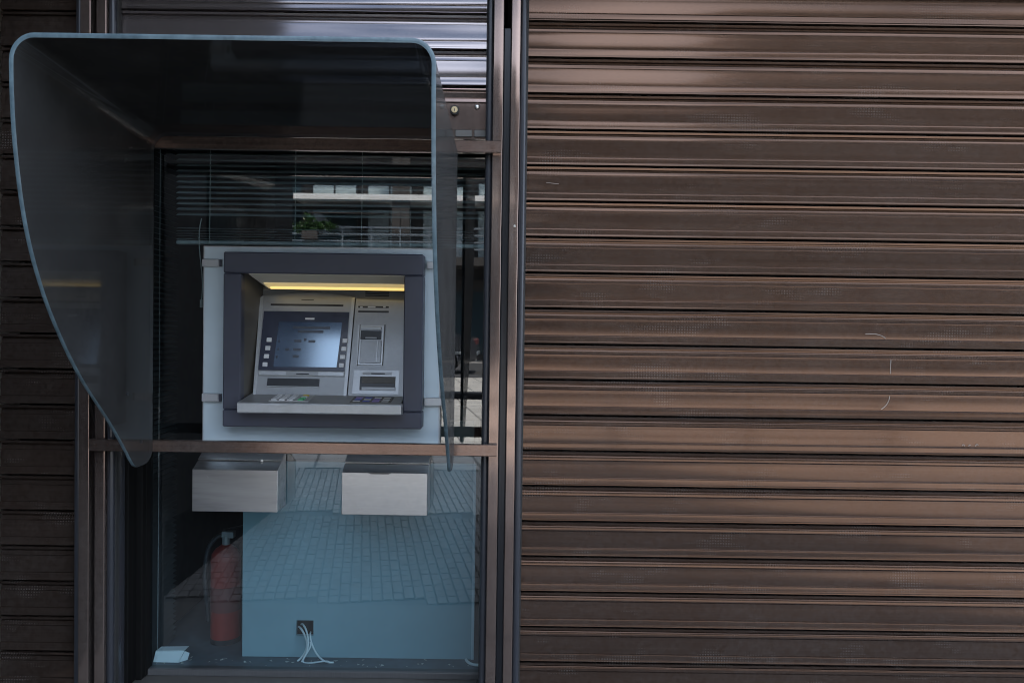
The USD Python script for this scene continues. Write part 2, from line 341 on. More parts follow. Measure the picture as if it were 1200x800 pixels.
sh_b = make_shutter('roller_shutter', 'short brown roller shutter half raised above the machine with a lock in its bottom bar', BX0, BX1, YS, bay_tops, M_slat_bay, tilt={len(bay_tops) - 2: -0.05})
zb1, zb0 = Z(545, 113, YS), Z(545, 163, YS)
sh = 'bar'
obj('bottom_bar', extrude_x([(0.018, zb1 + 0.0285), (0.009, zb1 + 0.0285), (0.0002, zb1 + 0.0245), (-0.0006, zb1 + 0.0215), (0.0012, zb1 + 0.0185), (0.0078, zb1 + 0.0165), (0.0080, zb1 + 0.0135), (0.002, zb1 + 0.0110), (0.004, zb1 - 0.004), (-0.002, zb1 - 0.009), (-0.003, zb1 - 0.018), (0.002, zb1 - 0.022), (0.001, zb0 + 0.030), (-0.001, zb0 + 0.028), (-0.001, zb0), (0.018, zb0)], BX0, BX1), M_post, sh_b, smooth=30)
xl, zl = X(533, 130, YS), Z(533, 130, YS)
lock = obj('lock', cat_(cyl((xl, -0.012, zl), (xl, 0.002, zl), 0.0145, 24)), M_dark, sh_b, label='round key lock in the raised bottom bar')
obj('lock_core', cat_(cyl((xl, -0.016, zl), (xl, -0.0115, zl), 0.0098, 24)), M_brass, lock)
obj('keyway', bx(xl - 0.0012, xl + 0.0012, -0.0172, -0.0158, zl - 0.005, zl + 0.003), M_dark, lock)
xb, zb = X(559, 125.5, YS), Z(559, 125.5, YS)
m = trimesh.creation.icosphere(2, 0.0085); m.apply_scale((1, 0.6, 1)); m.apply_translation((xb, -0.001, zb)); obj('bolt_head', m, M_bolt, sh_b, smooth=True)
for u0, u1 in ((502, 528), (533.5, 553.5), (555.5, 570)):
    obj('latch_plate', rb(X(u0, 157, YS), X(u1, 157, YS), -0.007, 0.0, Z(540, 161, YS), Z(540, 152.5, YS), 0.002), M_sill, sh_b)

# scratches and a scrawl on the wide shutter, only on the flat faces of the slats
M_scr = plain('scratch_pale', (0.30, 0.28, 0.26), 0.7)
def scratch(pts, r):
    run = []
    def flush():
        if len(run) > 1: obj('scratch', tube(run, r, 5), M_scr, sh_r)
        run.clear()
    for u, v in pts:
        x, z = at(u, v, YS); k = (Z(640, 26.2, YS) - z) % PITCH_S
        if 0.034 < k < 0.080: run.append((x, -0.0008, z))
        else: flush()
    flush()
scratch(spline([(1014, 391), (1026, 391.5), (1037, 396), (1043, 408), (1043.5, 430), (1043, 460), (1040, 472), (1033, 479), (1015, 481)], 90), 0.0010)
scratch(spline([(1126, 527), (1130, 522), (1133, 527), (1136, 521), (1140, 527), (1143, 522), (1148, 526)], 40), 0.0009)
scratch(spline([(640, 214), (648, 215), (655, 215.5)], 6), 0.0008)

# ---- posts with their guide channels
def make_post(x0, x1, side, label):
    t = thing('shutter_post', label, 'post', ((x0 + x1) / 2, 0, 0), group='brown posts between the shutters')
    h = (x1 - x0) / 2; b = 0.003
    pg = Polygon([(-h, 0.09), (-h, b), (-h + b * 0.3, b * 0.3), (-h + b, 0), (h - b, 0), (h - b * 0.3, b * 0.3), (h, b), (h, 0.09)])
    obj('face', extrude_z(pg, 0.012, 2.47), M_post, t, smooth=50)
    a0, a1 = (h, h + 0.0205) if side > 0 else (-h - 0.0205, -h)
    r = 0.006
    arc = [(a0 + (a1 - a0) * 0.5 + (a1 - a0) * 0.5 * math.cos(th), 0.018 - 0.008 * math.sin(th)) for th in np.linspace(0, math.pi, 9)]
    obj('guide_channel', extrude_z(Polygon([(a0, 0.09), (a1, 0.09)][::-1] + sorted(arc)), 0.012, 2.465), M_guide, t, smooth=60)
    # rubber lip the slats run against
    lx = a1 if side > 0 else a0
    obj('seal', bx(lx - 0.002 * (side < 0), lx + 0.004 * (side > 0) + 0.0005, 0.026, 0.044, 0.012, 2.46), M_dark, t)
    return t
P1 = make_post(-1.350, -1.317, -1, 'brown post at the right edge of the dark left shutter')
P2 = make_post(-1.300, -1.268, 1, 'brown post bounding the machine bay on its left')
P3 = make_post(-0.070, -0.038, -1, 'brown post bounding the machine bay on its right')
P4 = make_post(-0.0150, 0.0140, 1, 'brown post at the left edge of the wide right shutter')
obj('screw', cat_(cyl((0.004, -0.003, Z(600, 265, 0)), (0.004, 0.001, Z(600, 265, 0)), 0.004, 12)), M_bolt, P4)
for x0, x1, lab in ((-1.3165, -1.3005, 'recessed dark strip between the two left posts'), (-0.0375, -0.0155, 'recessed dark strip between the two posts right of the machine')):
    obj('gap_strip', rb(x0, x1, 0.045, 0.06, 0.012, Z(595, 31, 0.03), 0.002), M_guide, label=lab, cat='trim strip', group='dark strips between the post pairs')

# ---- horizontal rails across the bay
def rail(u0, u1, v0, v1, label, screws):
    y0, y1 = -0.021, -0.0015
    x0, x1 = X(u0, (v0 + v1) / 2, y0), X(u1, (v0 + v1) / 2, y0)
    um = 400; z1, z0 = Z(um, v0, y0), Z(um, v1, y0)
    t = thing('cross_rail', label, 'rail', ((x0 + x1) / 2, 0, (z0 + z1) / 2), group='brown rails across the machine bay')
    h, k = (x1 - x0) / 2, (z1 - z0) / 2
    obj('bar', extrude_x([(y1, k), (y0 + 0.002, k), (y0, k - 0.002), (y0, -k + 0.002), (y0 + 0.002, -k), (y1, -k)], -h, h), M_rail, t)
    for u in screws:
        x = X(u, (v0 + v1) / 2, y0) - (x0 + x1) / 2
        obj('screw', cyl((x, y0 - 0.0022, 0), (x, y0 + 0.001, 0), 0.0045, 14), M_rail, t)
    return t
rail(112, 587, 162.3, 176.6, 'upper brown rail crossing the bay under the raised shutter', (124, 578))
rail(104, 582, 518.6, 532.3, 'lower brown rail crossing the bay below the machine', (110, 125, 574))

# ================================================================ window behind the bay
YG = 0.20
gx0, gx1 = X(172.5, 650, YG), -0.062
gz0, gz1 = Z(400, 784.5, YG), 2.40
ax0, ax1 = X(270, 400, 0.17), X(484, 400, 0.17)
az0, az1 = Z(380, 491, 0.17), Z(380, 306, 0.17)
win = thing('shop_window', 'tall fixed window glazing around and below the cash machine', 'window', (0, YG, 0))
pane = Polygon([(gx0, gz0), (gx1, gz0), (gx1, gz1), (gx0, gz1)], [[(ax0, az0), (ax1, az0), (ax1, az1), (ax0, az1)]])
tri_v, tri_f = trimesh.creation.triangulate_polygon(pane, engine='earcut')
tri_v = np.asarray(tri_v); pv = np.c_[tri_v[:, 0], np.zeros(len(tri_v)), tri_v[:, 1]]
obj('pane', (pv, tri_f), M_glass, win)
M_frame = plain('window_frame', (0.07, 0.072, 0.075), 0.45, 0.3, stretch=(30, 30, 1))
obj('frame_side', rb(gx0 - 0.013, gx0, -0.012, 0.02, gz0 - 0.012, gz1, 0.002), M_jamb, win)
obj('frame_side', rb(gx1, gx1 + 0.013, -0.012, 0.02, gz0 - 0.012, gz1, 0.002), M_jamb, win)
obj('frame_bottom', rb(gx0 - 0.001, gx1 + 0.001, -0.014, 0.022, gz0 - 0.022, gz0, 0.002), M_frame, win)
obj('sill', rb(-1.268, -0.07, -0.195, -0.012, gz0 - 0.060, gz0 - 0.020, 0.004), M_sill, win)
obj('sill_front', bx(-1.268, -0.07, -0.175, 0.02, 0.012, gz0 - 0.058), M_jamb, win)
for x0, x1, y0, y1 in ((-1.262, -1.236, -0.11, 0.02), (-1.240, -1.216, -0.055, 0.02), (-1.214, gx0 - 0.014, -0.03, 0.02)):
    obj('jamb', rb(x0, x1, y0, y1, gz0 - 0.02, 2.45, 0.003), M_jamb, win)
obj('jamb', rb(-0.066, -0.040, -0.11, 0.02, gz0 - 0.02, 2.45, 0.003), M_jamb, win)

# dark room behind the pane
room = cat_(bx(-1.34, -1.30, 0.24, 1.9, 0.05, 2.45), bx(-0.03, 0.0, 0.24, 1.9, 0.05, 2.45), bx(-1.34, 0.0, 1.86, 1.9, 0.05, 2.45), bx(-1.34, 0.0, 0.06, 1.9, 2.455, 2.47), bx(-1.30, -0.03, 0.10, 1.9, 0.02, 0.05))
obj('interior_wall', room, M_room, kind=G)
obj('interior_ledge', rb(-1.30, -0.03, 0.223, 0.9, 0.06, gz0 - 0.002, 0.002), M_ledge, kind=G)
LZ = gz0 - 0.002

# blinds
YB = 0.275
vb = thing('venetian_blind', 'dark venetian blind half lowered inside the window above the machine', 'blind', (0, YB, 0))
zt, zbm = 2.10, Z(380, 286, YB)
bxa, bxb = X(208, 230, YB), X(572, 230, YB)
n = int((zt - zbm - 0.06) / 0.0187)
sl = Polygon([(-0.0115, -0.0052), (0.0, 0.0012), (0.0115, 0.0058), (0.0115, 0.0064), (0.0, 0.0020), (-0.0115, -0.0044)])
def blind_slat(x0, x1, z, flat=False):
    pts = np.array(sl.exterior.coords)[:-1]
    if flat: pts = pts * (1, 0.4)
    return extrude_x(np.c_[pts[:, 0], pts[:, 1] + z], x0, x1)
for k in range(n):
    obj('slat', blind_slat(bxa, bxb, zt - k * 0.0187), M_blind, vb)
for k in range(5):
    obj('slat', blind_slat(bxa, bxb, zbm + 0.012 + k * 0.009, True), M_blind, vb)
obj('bottom_rail', rb(bxa, bxb, -0.012, 0.012, zbm - 0.008, zbm + 0.006, 0.003), M_blind, vb)
for u in (246, 346, 424, 510):
    x = X(u, 240, YB - 0.014)
    obj('cord', tube([(x, -0.0145, zbm - 0.004), (x + 0.001, -0.0150, (zt + zbm) / 2), (x, -0.0145, zt)], 0.0011, 5), M_cord, vb)
x = X(236, 300, YB - 0.02)
obj('pull_cord', tube(spline([(x, -0.02, zbm + 0.08), (x - 0.004, -0.021, zbm - 0.05), (x + 0.003, -0.02, zbm - 0.12), (x + 0.001, -0.02, zbm - 0.20)]), 0.0016, 5), M_cord, vb)
obj('tassel', cyl((x + 0.001, -0.02, zbm - 0.225), (x + 0.001, -0.02, zbm - 0.198), 0.005, 10), M_cord, vb)
sb = thing('side_blind', 'dark slatted blind along the left side of the window interior', 'blind', (-1.235, 0.34, 0))
cs = []
for k in range(104):
    z = LZ + 0.02 + k * 0.0187
    cs.append(hull([(-0.010, -0.10, z + 0.004), (0.010, -0.10, z - 0.004), (-0.010, 0.10, z + 0.004), (0.010, 0.10, z - 0.004), (-0.010, -0.10, z + 0.0047), (0.010, 0.10, z - 0.0033), (-0.010, 0.10, z + 0.0047), (0.010, -0.10, z - 0.0033)]))
obj('slats', cat_(cs), M_jamb2, sb, kind='stuff')
obj('cord', tube([(0.012, -0.06, LZ + 0.01), (0.0125, -0.06, 1.0), (0.012, -0.06, 1.98)], 0.001, 5), M_blind, sb)

# ================================================================ cash machine
atm = thing('cash_machine', 'grey through-the-wall cash machine with lit recess, screen and keypad under the hood', 'cash machine')
YP = 0.165
px0, px1 = X(239, 400, YP), X(515, 400, YP)
pz0, pz1 = Z(380, 518.3, YP), Z(380, 291.3, YP)
cut = sbox(ax0 + 0.004, az0 + 0.004, ax1 - 0.004, az1 - 0.004)
pl = sbox(px0, pz0, px1, pz1).difference(cut)
obj('surround_panel', extrude_y(pl, YP, YP + 0.012), M_panel, atm, label='pale blue grey mounting panel around the machine')
obj('panel_rim', extrude_y(sbox(px0 - 0.004, pz0 - 0.002, px1 + 0.004, pz1 + 0.004).difference(sbox(px0, pz0, px1, pz1)).buffer(0), YP + 0.003, YP + 0.034), M_clip, atm)
for u0, u1, v0, v1 in ((236.5, 256.5, 303.5, 312.5), (236, 256, 461, 470.5), (500, 515.5, 306.5, 315), (497, 517.5, 466, 475.5)):
    um = (u0 + u1) / 2
    c = obj('clip', rb(X(u0, v0, YP - 0.014), X(u1, v0, YP - 0.014), YP - 0.014, YP - 0.0005, Z(um, v1, YP - 0.014), Z(um, v0, YP - 0.014), 0.002), M_clip, atm)
    xe = X(u1, v0, YP - 0.014)
    obj('clip_end', bx(xe + 0.0005, xe + 0.007, YP - 0.011, YP - 0.0005, Z(um, v1, YP - 0.014) + 0.001, Z(um, v0, YP - 0.014) - 0.001), M_bezel, c)
# bezel of four pieces with a beveled outer edge
YF = 0.10
ox0, ox1 = X(261.2, 400, YF), X(495, 400, YF)
oz0, oz1 = Z(378, 501.3, YF), Z(378, 296.4, YF)
ix0, ix1 = X(282, 400, YF), X(472.8, 400, YF)
iz0, iz1 = Z(378, 481, YF), Z(378, 321.2, YF)
def bezel_piece(name, x0, x1, z0, z1):
    obj(name, rb(x0, x1, YF, YP - 0.001, z0, z1, 0.0035), M_bezel, atm)
zs = Z(378, 317.3, YF)
bezel_piece('bezel_top', ox0, ox1, iz1, oz1)
bezel_piece('bezel_side', ox0, ix0, iz0, iz1 - 0.0008)
bezel_piece('bezel_side', ix1, ox1, iz0, iz1 - 0.0008)
bezel_piece('bezel_bottom', ox0, ox1, oz0, iz0 - 0.0008)
# module plane: leans back, bottom nearer
YM0, YM1 = 0.195, 0.303
zM0, zM1 = Z(360, 461.5, YM0), Z(360, 345, YM1)
et = np.array([0, YM1 - YM0, zM1 - zM0]); TL = np.linalg.norm(et); et /= TL
en = np.array([0, -et[2], et[1]]); O = np.array([0, YM0, zM0])
MT = np.eye(4); MT[:3, 0] = (1, 0, 0); MT[:3, 1] = et; MT[:3, 2] = en; MT[:3, 3] = O
def st(u, v, n=0.0):
    d = ray(u, v); o = O + en * n
    q = CAM + d * (((o - CAM) @ en) / (d @ en)) - O
    return q[0], q @ et
def loc(m): m = m.copy(); m.apply_transform(MT); return m
def mbx(u0, v0, u1, v1, n0, n1, b=0.001):
    um, vm = (u0 + u1) / 2, (v0 + v1) / 2
    return loc(rb(st(u0, vm, n1)[0], st(u1, vm, n1)[0], st(um, v1, n1)[1], st(um, v0, n1)[1], n0, n1, b))
def mpoly(pts, n0, n1):
    pg = Polygon([st(u, v, n1) for u, v in pts]).buffer(0.0015, join_style=1).buffer(-0.0005)
    return loc(extrude_z(pg, n0, n1))
# recess shell: side walls, back, floor
def quad_prism(pts, d):
    p = np.array(pts, float); return hull(np.vstack([p, p + np.array(d)]))
obj('recess_wall', quad_prism([(ix0, YP - 0.03, iz1 + 0.01), (ix0 , YP - 0.03, iz0 - 0.01), (ix0 + 0.004, 0.36, iz0 - 0.01), (ix0 + 0.004, 0.36, iz1 + 0.01)], (-0.006, 0, 0)), M_recess, atm)
obj('recess_wall', quad_prism([(ix1, YP - 0.03, iz1 + 0.01), (ix1, YP - 0.03, iz0 - 0.01), (ix1 - 0.004, 0.36, iz0 - 0.01), (ix1 - 0.004, 0.36, iz1 + 0.01)], (0.006, 0, 0)), M_recess, atm)
obj('recess_back', bx(ix0 - 0.006, ix1 + 0.006, 0.365, 0.372, iz0 - 0.02, iz1 + 0.02), M_recess, atm)
# sloping lamp panel
zc0, zc1 = Z(380, 322.6, YF + 0.02), Z(380, 338.5, 0.27)
obj('lamp_panel', hull([(ix0 + 0.018, YF + 0.02, zc0), (ix1 - 0.002, YF + 0.02, zc0), (ix0 + 0.034, 0.27, zc1), (ix1 - 0.002, 0.27, zc1), (ix0 + 0.018, YF + 0.02, zc0 + 0.006), (ix1 - 0.002, YF + 0.02, zc0 + 0.006), (ix0 + 0.034, 0.27, zc1 + 0.012), (ix1 - 0.002, 0.27, zc1 + 0.012)]), M_diff, atm)
zl0 = zc1 + (zc0 - zc1) * 0.20
def lamp_z(y): return zc0 + (zc1 - zc0) * (y - (YF + 0.02)) / (0.27 - (YF + 0.02))
lx0, lx1 = ix0 + 0.040, ix1 - 0.008
lamp = obj('lamp_diffuser', hull([(x, y, lamp_z(y) + dz) for x, ys in ((lx0, (0.205, 0.262)), (lx1, (0.205, 0.262))) for y in ys for dz in (-0.0030, 0.001)]), M_lampd, atm, label='frosted strip diffuser glowing yellow')
obj('lamp_tube', cyl((lx0 + 0.012, 0.246, lamp_z(0.246) - 0.004), (lx1 - 0.010, 0.246, lamp_z(0.246) - 0.004), 0.0062, 14), M_lamp, lamp, label='glowing yellow strip lamp in the top of the recess', smooth=40)
obj('lamp_lip', rb(ix0 + 0.02, ix1 - 0.004, 0.262, 0.275, zc1 - 0.006, zc1 + 0.003, 0.002), M_recess, atm)
obj('upper_back', mbx(304, 337, 474, 352, -0.03, -0.012), M_grey, atm)
# left (screen) module and right (card) module
mod = obj('screen_module', mpoly([(307.6, 346.5), (330, 344.6), (362, 343.0), (390, 344.2), (415.3, 348.4), (404.2, 463.5), (298.2, 462.2)], -0.03, 0.004), M_grey, atm)
obj('module_side', mpoly([(305.0, 349), (308.0, 346.8), (299.6, 462.2), (296.6, 462.2)], -0.03, 0.0075), M_grey2, atm)
obj('module_side', mpoly([(412.6, 349.2), (415.6, 348.7), (405.6, 463.5), (402.6, 463.3)], -0.03, 0.0075), M_grey2, atm)
mod2 = obj('card_module', mpoly([(417.6, 350.3), (473.5, 352.2), (473.5, 466), (407.6, 464.5)], -0.03, 0.005), M_grey, atm)
obj('slot', mbx(317, 356.0, 402.5, 358.6, 0.002, 0.0046), M_slot, mod)
obj('mark', mbx(353, 350.6, 368, 351.8, 0.002, 0.0045), M_slot, mod)
sur = obj('screen_surround', mpoly([(309.6, 364.6), (409.0, 366.0), (403.4, 434.6), (302.8, 433.0)], 0.0, 0.0062), M_screenb, atm)
obj('logo', mbx(357.5, 372.3, 368.5, 374.4, 0.005, 0.0068), M_key, sur)
scr = obj('screen', mpoly([(327.2, 377.3), (400.6, 378.0), (394.0, 430.0), (320.6, 429.2)], 0.004, 0.0075), M_lcd, atm, label='dark blue screen')
for (u, v, wd) in ((343, 384, 44), (349, 388.5, 30), (345, 399.5, 8), (356, 398.0, 3), (361.5, 400, 8), (343.5, 409.5, 9), (334, 409.5, 5), (343, 417.5, 7), (326, 400, 2), (325, 409, 2), (323.5, 418, 2)):
    obj('text_line', mbx(u, v - 1.6, u + wd, v + 1.4, 0.0072, 0.0078, 0.0001), M_text, scr)
for u, v in ((315.2, 397.9), (313.6, 407.5), (312.0, 417.1), (310.3, 426.7), (404.2, 399.0), (402.7, 408.4), (401.3, 418.0), (399.9, 427.7)):
    obj('side_key', mbx(u - 2.9, v - 2.5, u + 2.9, v + 2.5, 0.005, 0.0095, 0.0012), M_key, sur)
obj('front_bar', mbx(303.2, 434.6, 403.4, 440.2, 0.0, 0.0095, 0.002), M_grey2, mod)
obj('thumb_tab', mbx(335, 435.6, 373, 438.9, 0.006, 0.0115, 0.001), M_grey, mod)
obj('mark', mbx(347, 437.4, 362, 438.6, 0.010, 0.0122, 0.0003), M_slot, mod)
obj('deposit_slot', mbx(312.8, 443.2, 374.3, 452.0, 0.0, 0.0052, 0.001), M_slot, mod)
obj('slot_lip', mbx(312.8, 452.2, 374.3, 453.4, 0.0, 0.0075, 0.001), M_grey2, mod)
# card module details
for v0, v1 in ((358.4, 360.8), (363.8, 366.2)):
    obj('slot', mbx(419.5, v0, 455.8, v1, 0.003, 0.0056), M_slot, mod2)
for k, u in enumerate((422, 431, 449)):
    obj('slot_tooth', mbx(u, 358.8, u + (3 if k != 1 else 9), 360.4, 0.004, 0.0062, 0.0003), M_grey2, mod2)
for v in (342.2, 344.4, 346.6):
    obj('vent', mbx(428, v - 0.6, 456, v + 0.5, -0.014, -0.0112, 0.0003), M_slot, mod2)
rd = obj('card_reader', mpoly([(419.8, 381.2), (449.6, 381.6), (447.6, 427.2), (418.2, 426.6)], 0.0, 0.0085), M_grey2, atm)
obj('reader_mouth', mbx(422.4, 387.2, 447.0, 397.6, 0.006, 0.0098), M_slot, rd)
obj('reader_hood', mbx(422.0, 382.2, 447.2, 386.4, 0.004, 0.013, 0.003), M_grey2, rd)
obj('mouth_shadow_plate', mbx(428, 394.8, 441.5, 396.6, 0.007, 0.0115, 0.001), M_grey, rd)
obj('reader_plate', mbx(422.0, 398.2, 446.6, 425.2, 0.006, 0.0115, 0.0015), M_grey, rd)
obj('plate_rib', mbx(441.0, 399.0, 442.2, 424.5, 0.010, 0.0135, 0.0004), M_grey2, rd)
for u in (420.4, 449.6):
    obj('groove', mbx(u - 0.5, 380, u + 0.5, 428, 0.006, 0.0088, 0.0002), M_recess, rd)
dr = obj('note_drawer', mpoly([(415.6, 433.8), (467.6, 434.6), (466.6, 461.6), (412.6, 460.8)], 0.0, 0.0080), M_grey2, atm)
obj('drawer_mouth', mbx(421.4, 440.8, 463.4, 457.4, 0.0, 0.0086, 0.001), M_slot, dr)
obj('drawer_flap', mbx(424.0, 441.2, 463.0, 449.0, 0.006, 0.0096, 0.001), M_recess, dr)
obj('drawer_lip', mbx(423.4, 453.2, 463.2, 457.2, 0.005, 0.0105, 0.001), M_grey, dr)
obj('thumb_tab', mbx(425, 435.8, 459, 438.6, 0.006, 0.0105, 0.001), M_grey, dr)
obj('mark', mbx(435, 437.0, 451, 438.2, 0.009, 0.0112, 0.0003), M_slot, dr)
# shelf
YSF = 0.052
sz1, sz0 = Z(374, 473.2, YSF), Z(374, 485.0, YSF)
sx0, sx1 = X(277.8, 479, YSF), X(470, 479, YSF)
zbk = Z(374, 461.3, YM0 - 0.006)
prof = [(YSF + 0.004, sz1), (YSF + 0.0012, sz1 - 0.0010), (YSF, sz1 - 0.004), (YSF + 0.001, sz0 + 0.003), (YSF + 0.005, sz0), (YF + 0.002, sz0), (YF + 0.002, iz0 + 0.001), (0.24, iz0 + 0.001), (0.24, zbk), (YM0 - 0.006, zbk)]
shelf = obj('shelf', extrude_x(prof[:5] + [(YF - 0.001, sz0), (YF - 0.001, sz1)], sx0, sx1), M_grey2, atm, smooth=35)
obj('shelf_top', hull([(x, y, z) for x in (ix0 + 0.004, ix1 - 0.004) for y, z in ((YSF + 0.010, sz1 + 0.0008), (YSF + 0.010, sz1 - 0.006), (0.235, zbk + 0.001), (0.235, zbk - 0.02))]), M_grey, atm)
def shelf_z(y): return sz1 + 0.0008 + (zbk - sz1) * (y - YSF - 0.010) / (0.235 - YSF - 0.010)
def key(x, y, w, d, h, mat, name='key', parent=shelf):
    z = shelf_z(y); s = (zbk - sz1) / (0.235 - YSF - 0.010)
    m = rb(-w / 2, w / 2, -d / 2, d / 2, -0.001, h, 0.0015); m.apply_transform(trimesh.transformations.rotation_matrix(math.atan(s), (1, 0, 0)))
    m.apply_translation((x, y, z)); obj(name, m, mat, parent)
kx = X(341, 465, 0.13)
obj('keypad_plate', hull([(x, y, shelf_z(y) + dz) for x in (kx - 0.060, kx + 0.068) for y in (0.086, 0.178) for dz in (0.0, 0.0022)]), M_grey2, shelf)
for r in range(4):
    for c in range(4):
        mt = M_key if c < 3 else (M_keyy, M_key, M_keyg, M_keyg)[3 - r]
        key(kx - 0.045 + c * 0.026 + (0.008 if c == 3 else 0), 0.100 + r * 0.021, 0.019, 0.015, 0.006, mt)
sx = X(436, 466, 0.12)
obj('sticker_plate', hull([(x, y, shelf_z(y) + dz) for x in (sx - 0.066, sx + 0.066) for y in (0.085, 0.168) for dz in (0.0, 0.0015)]), M_recess, shelf)
cols = [M_key, M_blue, M_purple, M_key, M_blue, M_key, M_purple, M_key, M_purple, M_blue, M_key, M_key]
for r in range(3):
    for c in range(4):
        key(sx - 0.047 + c * 0.031, 0.098 + r * 0.027, 0.025, 0.016, 0.0022, cols[(r * 4 + c) % 12], 'sticker')
# body and cabinet behind the pane
obj('body', cat_(bx(ax0 + 0.003, ix0 - 0.0075, YP + 0.013, 0.9, az0 + 0.006, az1 - 0.006), bx(ix1 + 0.0075, ax1 - 0.003, YP + 0.013, 0.9, az0 + 0.006, az1 - 0.006),
                 bx(ix0 - 0.0075, ix1 + 0.0075, YP + 0.013, 0.9, zc0 + 0.02, az1 - 0.006), bx(ix0 - 0.0075, ix1 + 0.0075, 0.38, 0.9, az0 + 0.006, zc0 + 0.02),
                 bx(ix0 - 0.0075, ix1 + 0.0075, YP + 0.013, 0.35, az0 + 0.006, iz0 - 0.006)), M_recess, atm)
YC = 0.30
cx0, cx1 = X(284.5, 650, YC), X(556.5, 650, YC)
cz1, cz0 = Z(470, 542.5, YC), LZ + 0.002
hx0, hx1, hz0, hz1 = X(347, 735, YC), X(367.3, 735, YC), Z(357, 744.3, YC), Z(357, 726.3, YC)
cab = obj('cabinet_door', extrude_y(sbox(cx0, cz0, cx1, cz1).difference(sbox(hx0, hz0, hx1, hz1)), YC, YC + 0.016), M_cabinet, atm, label='pale blue lower cabinet door behind the glass')
obj('door_edge', rb(cx1 - 0.009, cx1 + 0.001, YC - 0.004, YC - 0.0005, cz0, cz1, 0.001), M_panel, cab)
obj('cabinet_body', bx(cx0 + 0.01, cx1 - 0.01, YC + 0.05, 0.88, cz0, az0 - 0.02), M_recess, atm)
obj('hole_back', bx(hx0 - 0.02, hx1 + 0.02, YC + 0.030, YC + 0.034, hz0 - 0.02, hz1 + 0.02), M_dark, cab)

# ================================================================ things about the window ledge
def ledge_pt(u, v, z=None):
    z = LZ if z is None else z
    d = ray(u, v); q = CAM + d * ((z - CAM[2]) / d[2]); return q
def pt(u, v, Y): x, z = at(u, v, Y); return np.array([x, Y, z])
def cable(ctrl, r, label):
    c = np.array(ctrl); o = c[-1].copy()
    t = obj('cable', tube(spline(c, 30), r, 8), M_white, label=label, cat='cable', group='white cables on the window ledge', smooth=60)
e0 = lambda u, y: np.array([X(u, 777, y), y, LZ + 0.004])
cable([pt(350, 734, YC + 0.02), pt(354, 738, YC - 0.012), pt(359.5, 752, YC - 0.022), pt(356, 766, YC - 0.026), e0(348.5, 0.262)], 0.0033, 'white cable curving left from the cabinet hole to the ledge')
cable([pt(353, 731, YC + 0.02), pt(358, 736, YC - 0.016), pt(361.3, 751, YC - 0.030), pt(358, 766, YC - 0.034), e0(353.5, 0.255)], 0.0030, 'white cable leaving the top of the cabinet hole beside the first')
cable([pt(364, 740, YC + 0.02), pt(364, 748, YC - 0.010), pt(368, 760, YC - 0.02), pt(376, 771, YC - 0.03), e0(383, 0.258), e0(391, 0.256)], 0.0030, 'white cable bending right from the cabinet hole along the ledge')
cable([pt(363.5, 752, YC - 0.016), pt(360, 764, YC - 0.03), e0(355, 0.262), e0(368, 0.252), e0(386, 0.252)], 0.0026, 'thin white cable looped low across the ledge under the hole')
cable([e0(546, 0.285) + (0, 0, 0.004), e0(551, 0.262), e0(561, 0.250)], 0.0048, 'short white cable end at the right corner of the ledge')
# fire extinguisher
fe = np.array([X(264.5, 700, 0.44), 0.44, LZ])
fx = thing('fire_extinguisher', 'red fire extinguisher standing in the dark left of the cabinet', 'fire extinguisher', fe)
R0 = 0.053
prof = [(0, 0.0), (R0 * 0.94, 0.0), (R0, 0.006), (R0, 0.305), (R0 * 0.93, 0.325), (R0 * 0.72, 0.342), (R0 * 0.38, 0.354), (0.016, 0.358), (0, 0.358)]
obj('cylinder', trimesh.creation.revolve(np.array(prof), sections=36), M_red, fx, smooth=35)
obj('base_ring', trimesh.creation.revolve(np.array([(0, 0.002), (R0 + 0.001, 0.002), (R0 + 0.001, 0.02), (0, 0.02)]), sections=36), M_slot, fx, smooth=35)
obj('valve', cat_(cyl((0, 0, 0.350), (0, 0, 0.392), 0.014), bx(-0.012, 0.03, -0.012, 0.012, 0.384, 0.406)), M_clip, fx, smooth=35)
obj('lever', hull([(-0.01, -0.008, 0.406), (0.075, -0.008, 0.428), (-0.01, 0.008, 0.406), (0.075, 0.008, 0.428), (0.075, 0.008, 0.432), (0.075, -0.008, 0.432), (-0.01, 0.0, 0.414)]), M_slot, fx)
obj('hose', tube(spline([(-0.012, 0, 0.395), (-0.05, -0.012, 0.365), (-0.068, -0.02, 0.29), (-0.062, -0.022, 0.15), (-0.057, -0.02, 0.08)]), 0.008, 10), M_slot, fx, smooth=60)
obj('label_band', trimesh.creation.revolve(np.array([(R0 - 0.002, 0.12), (R0 + 0.0006, 0.12), (R0 + 0.0006, 0.21), (R0 - 0.002, 0.21)]), sections=36), plain('band_dull_red', (0.17, 0.05, 0.045), 0.5), fx, smooth=35)
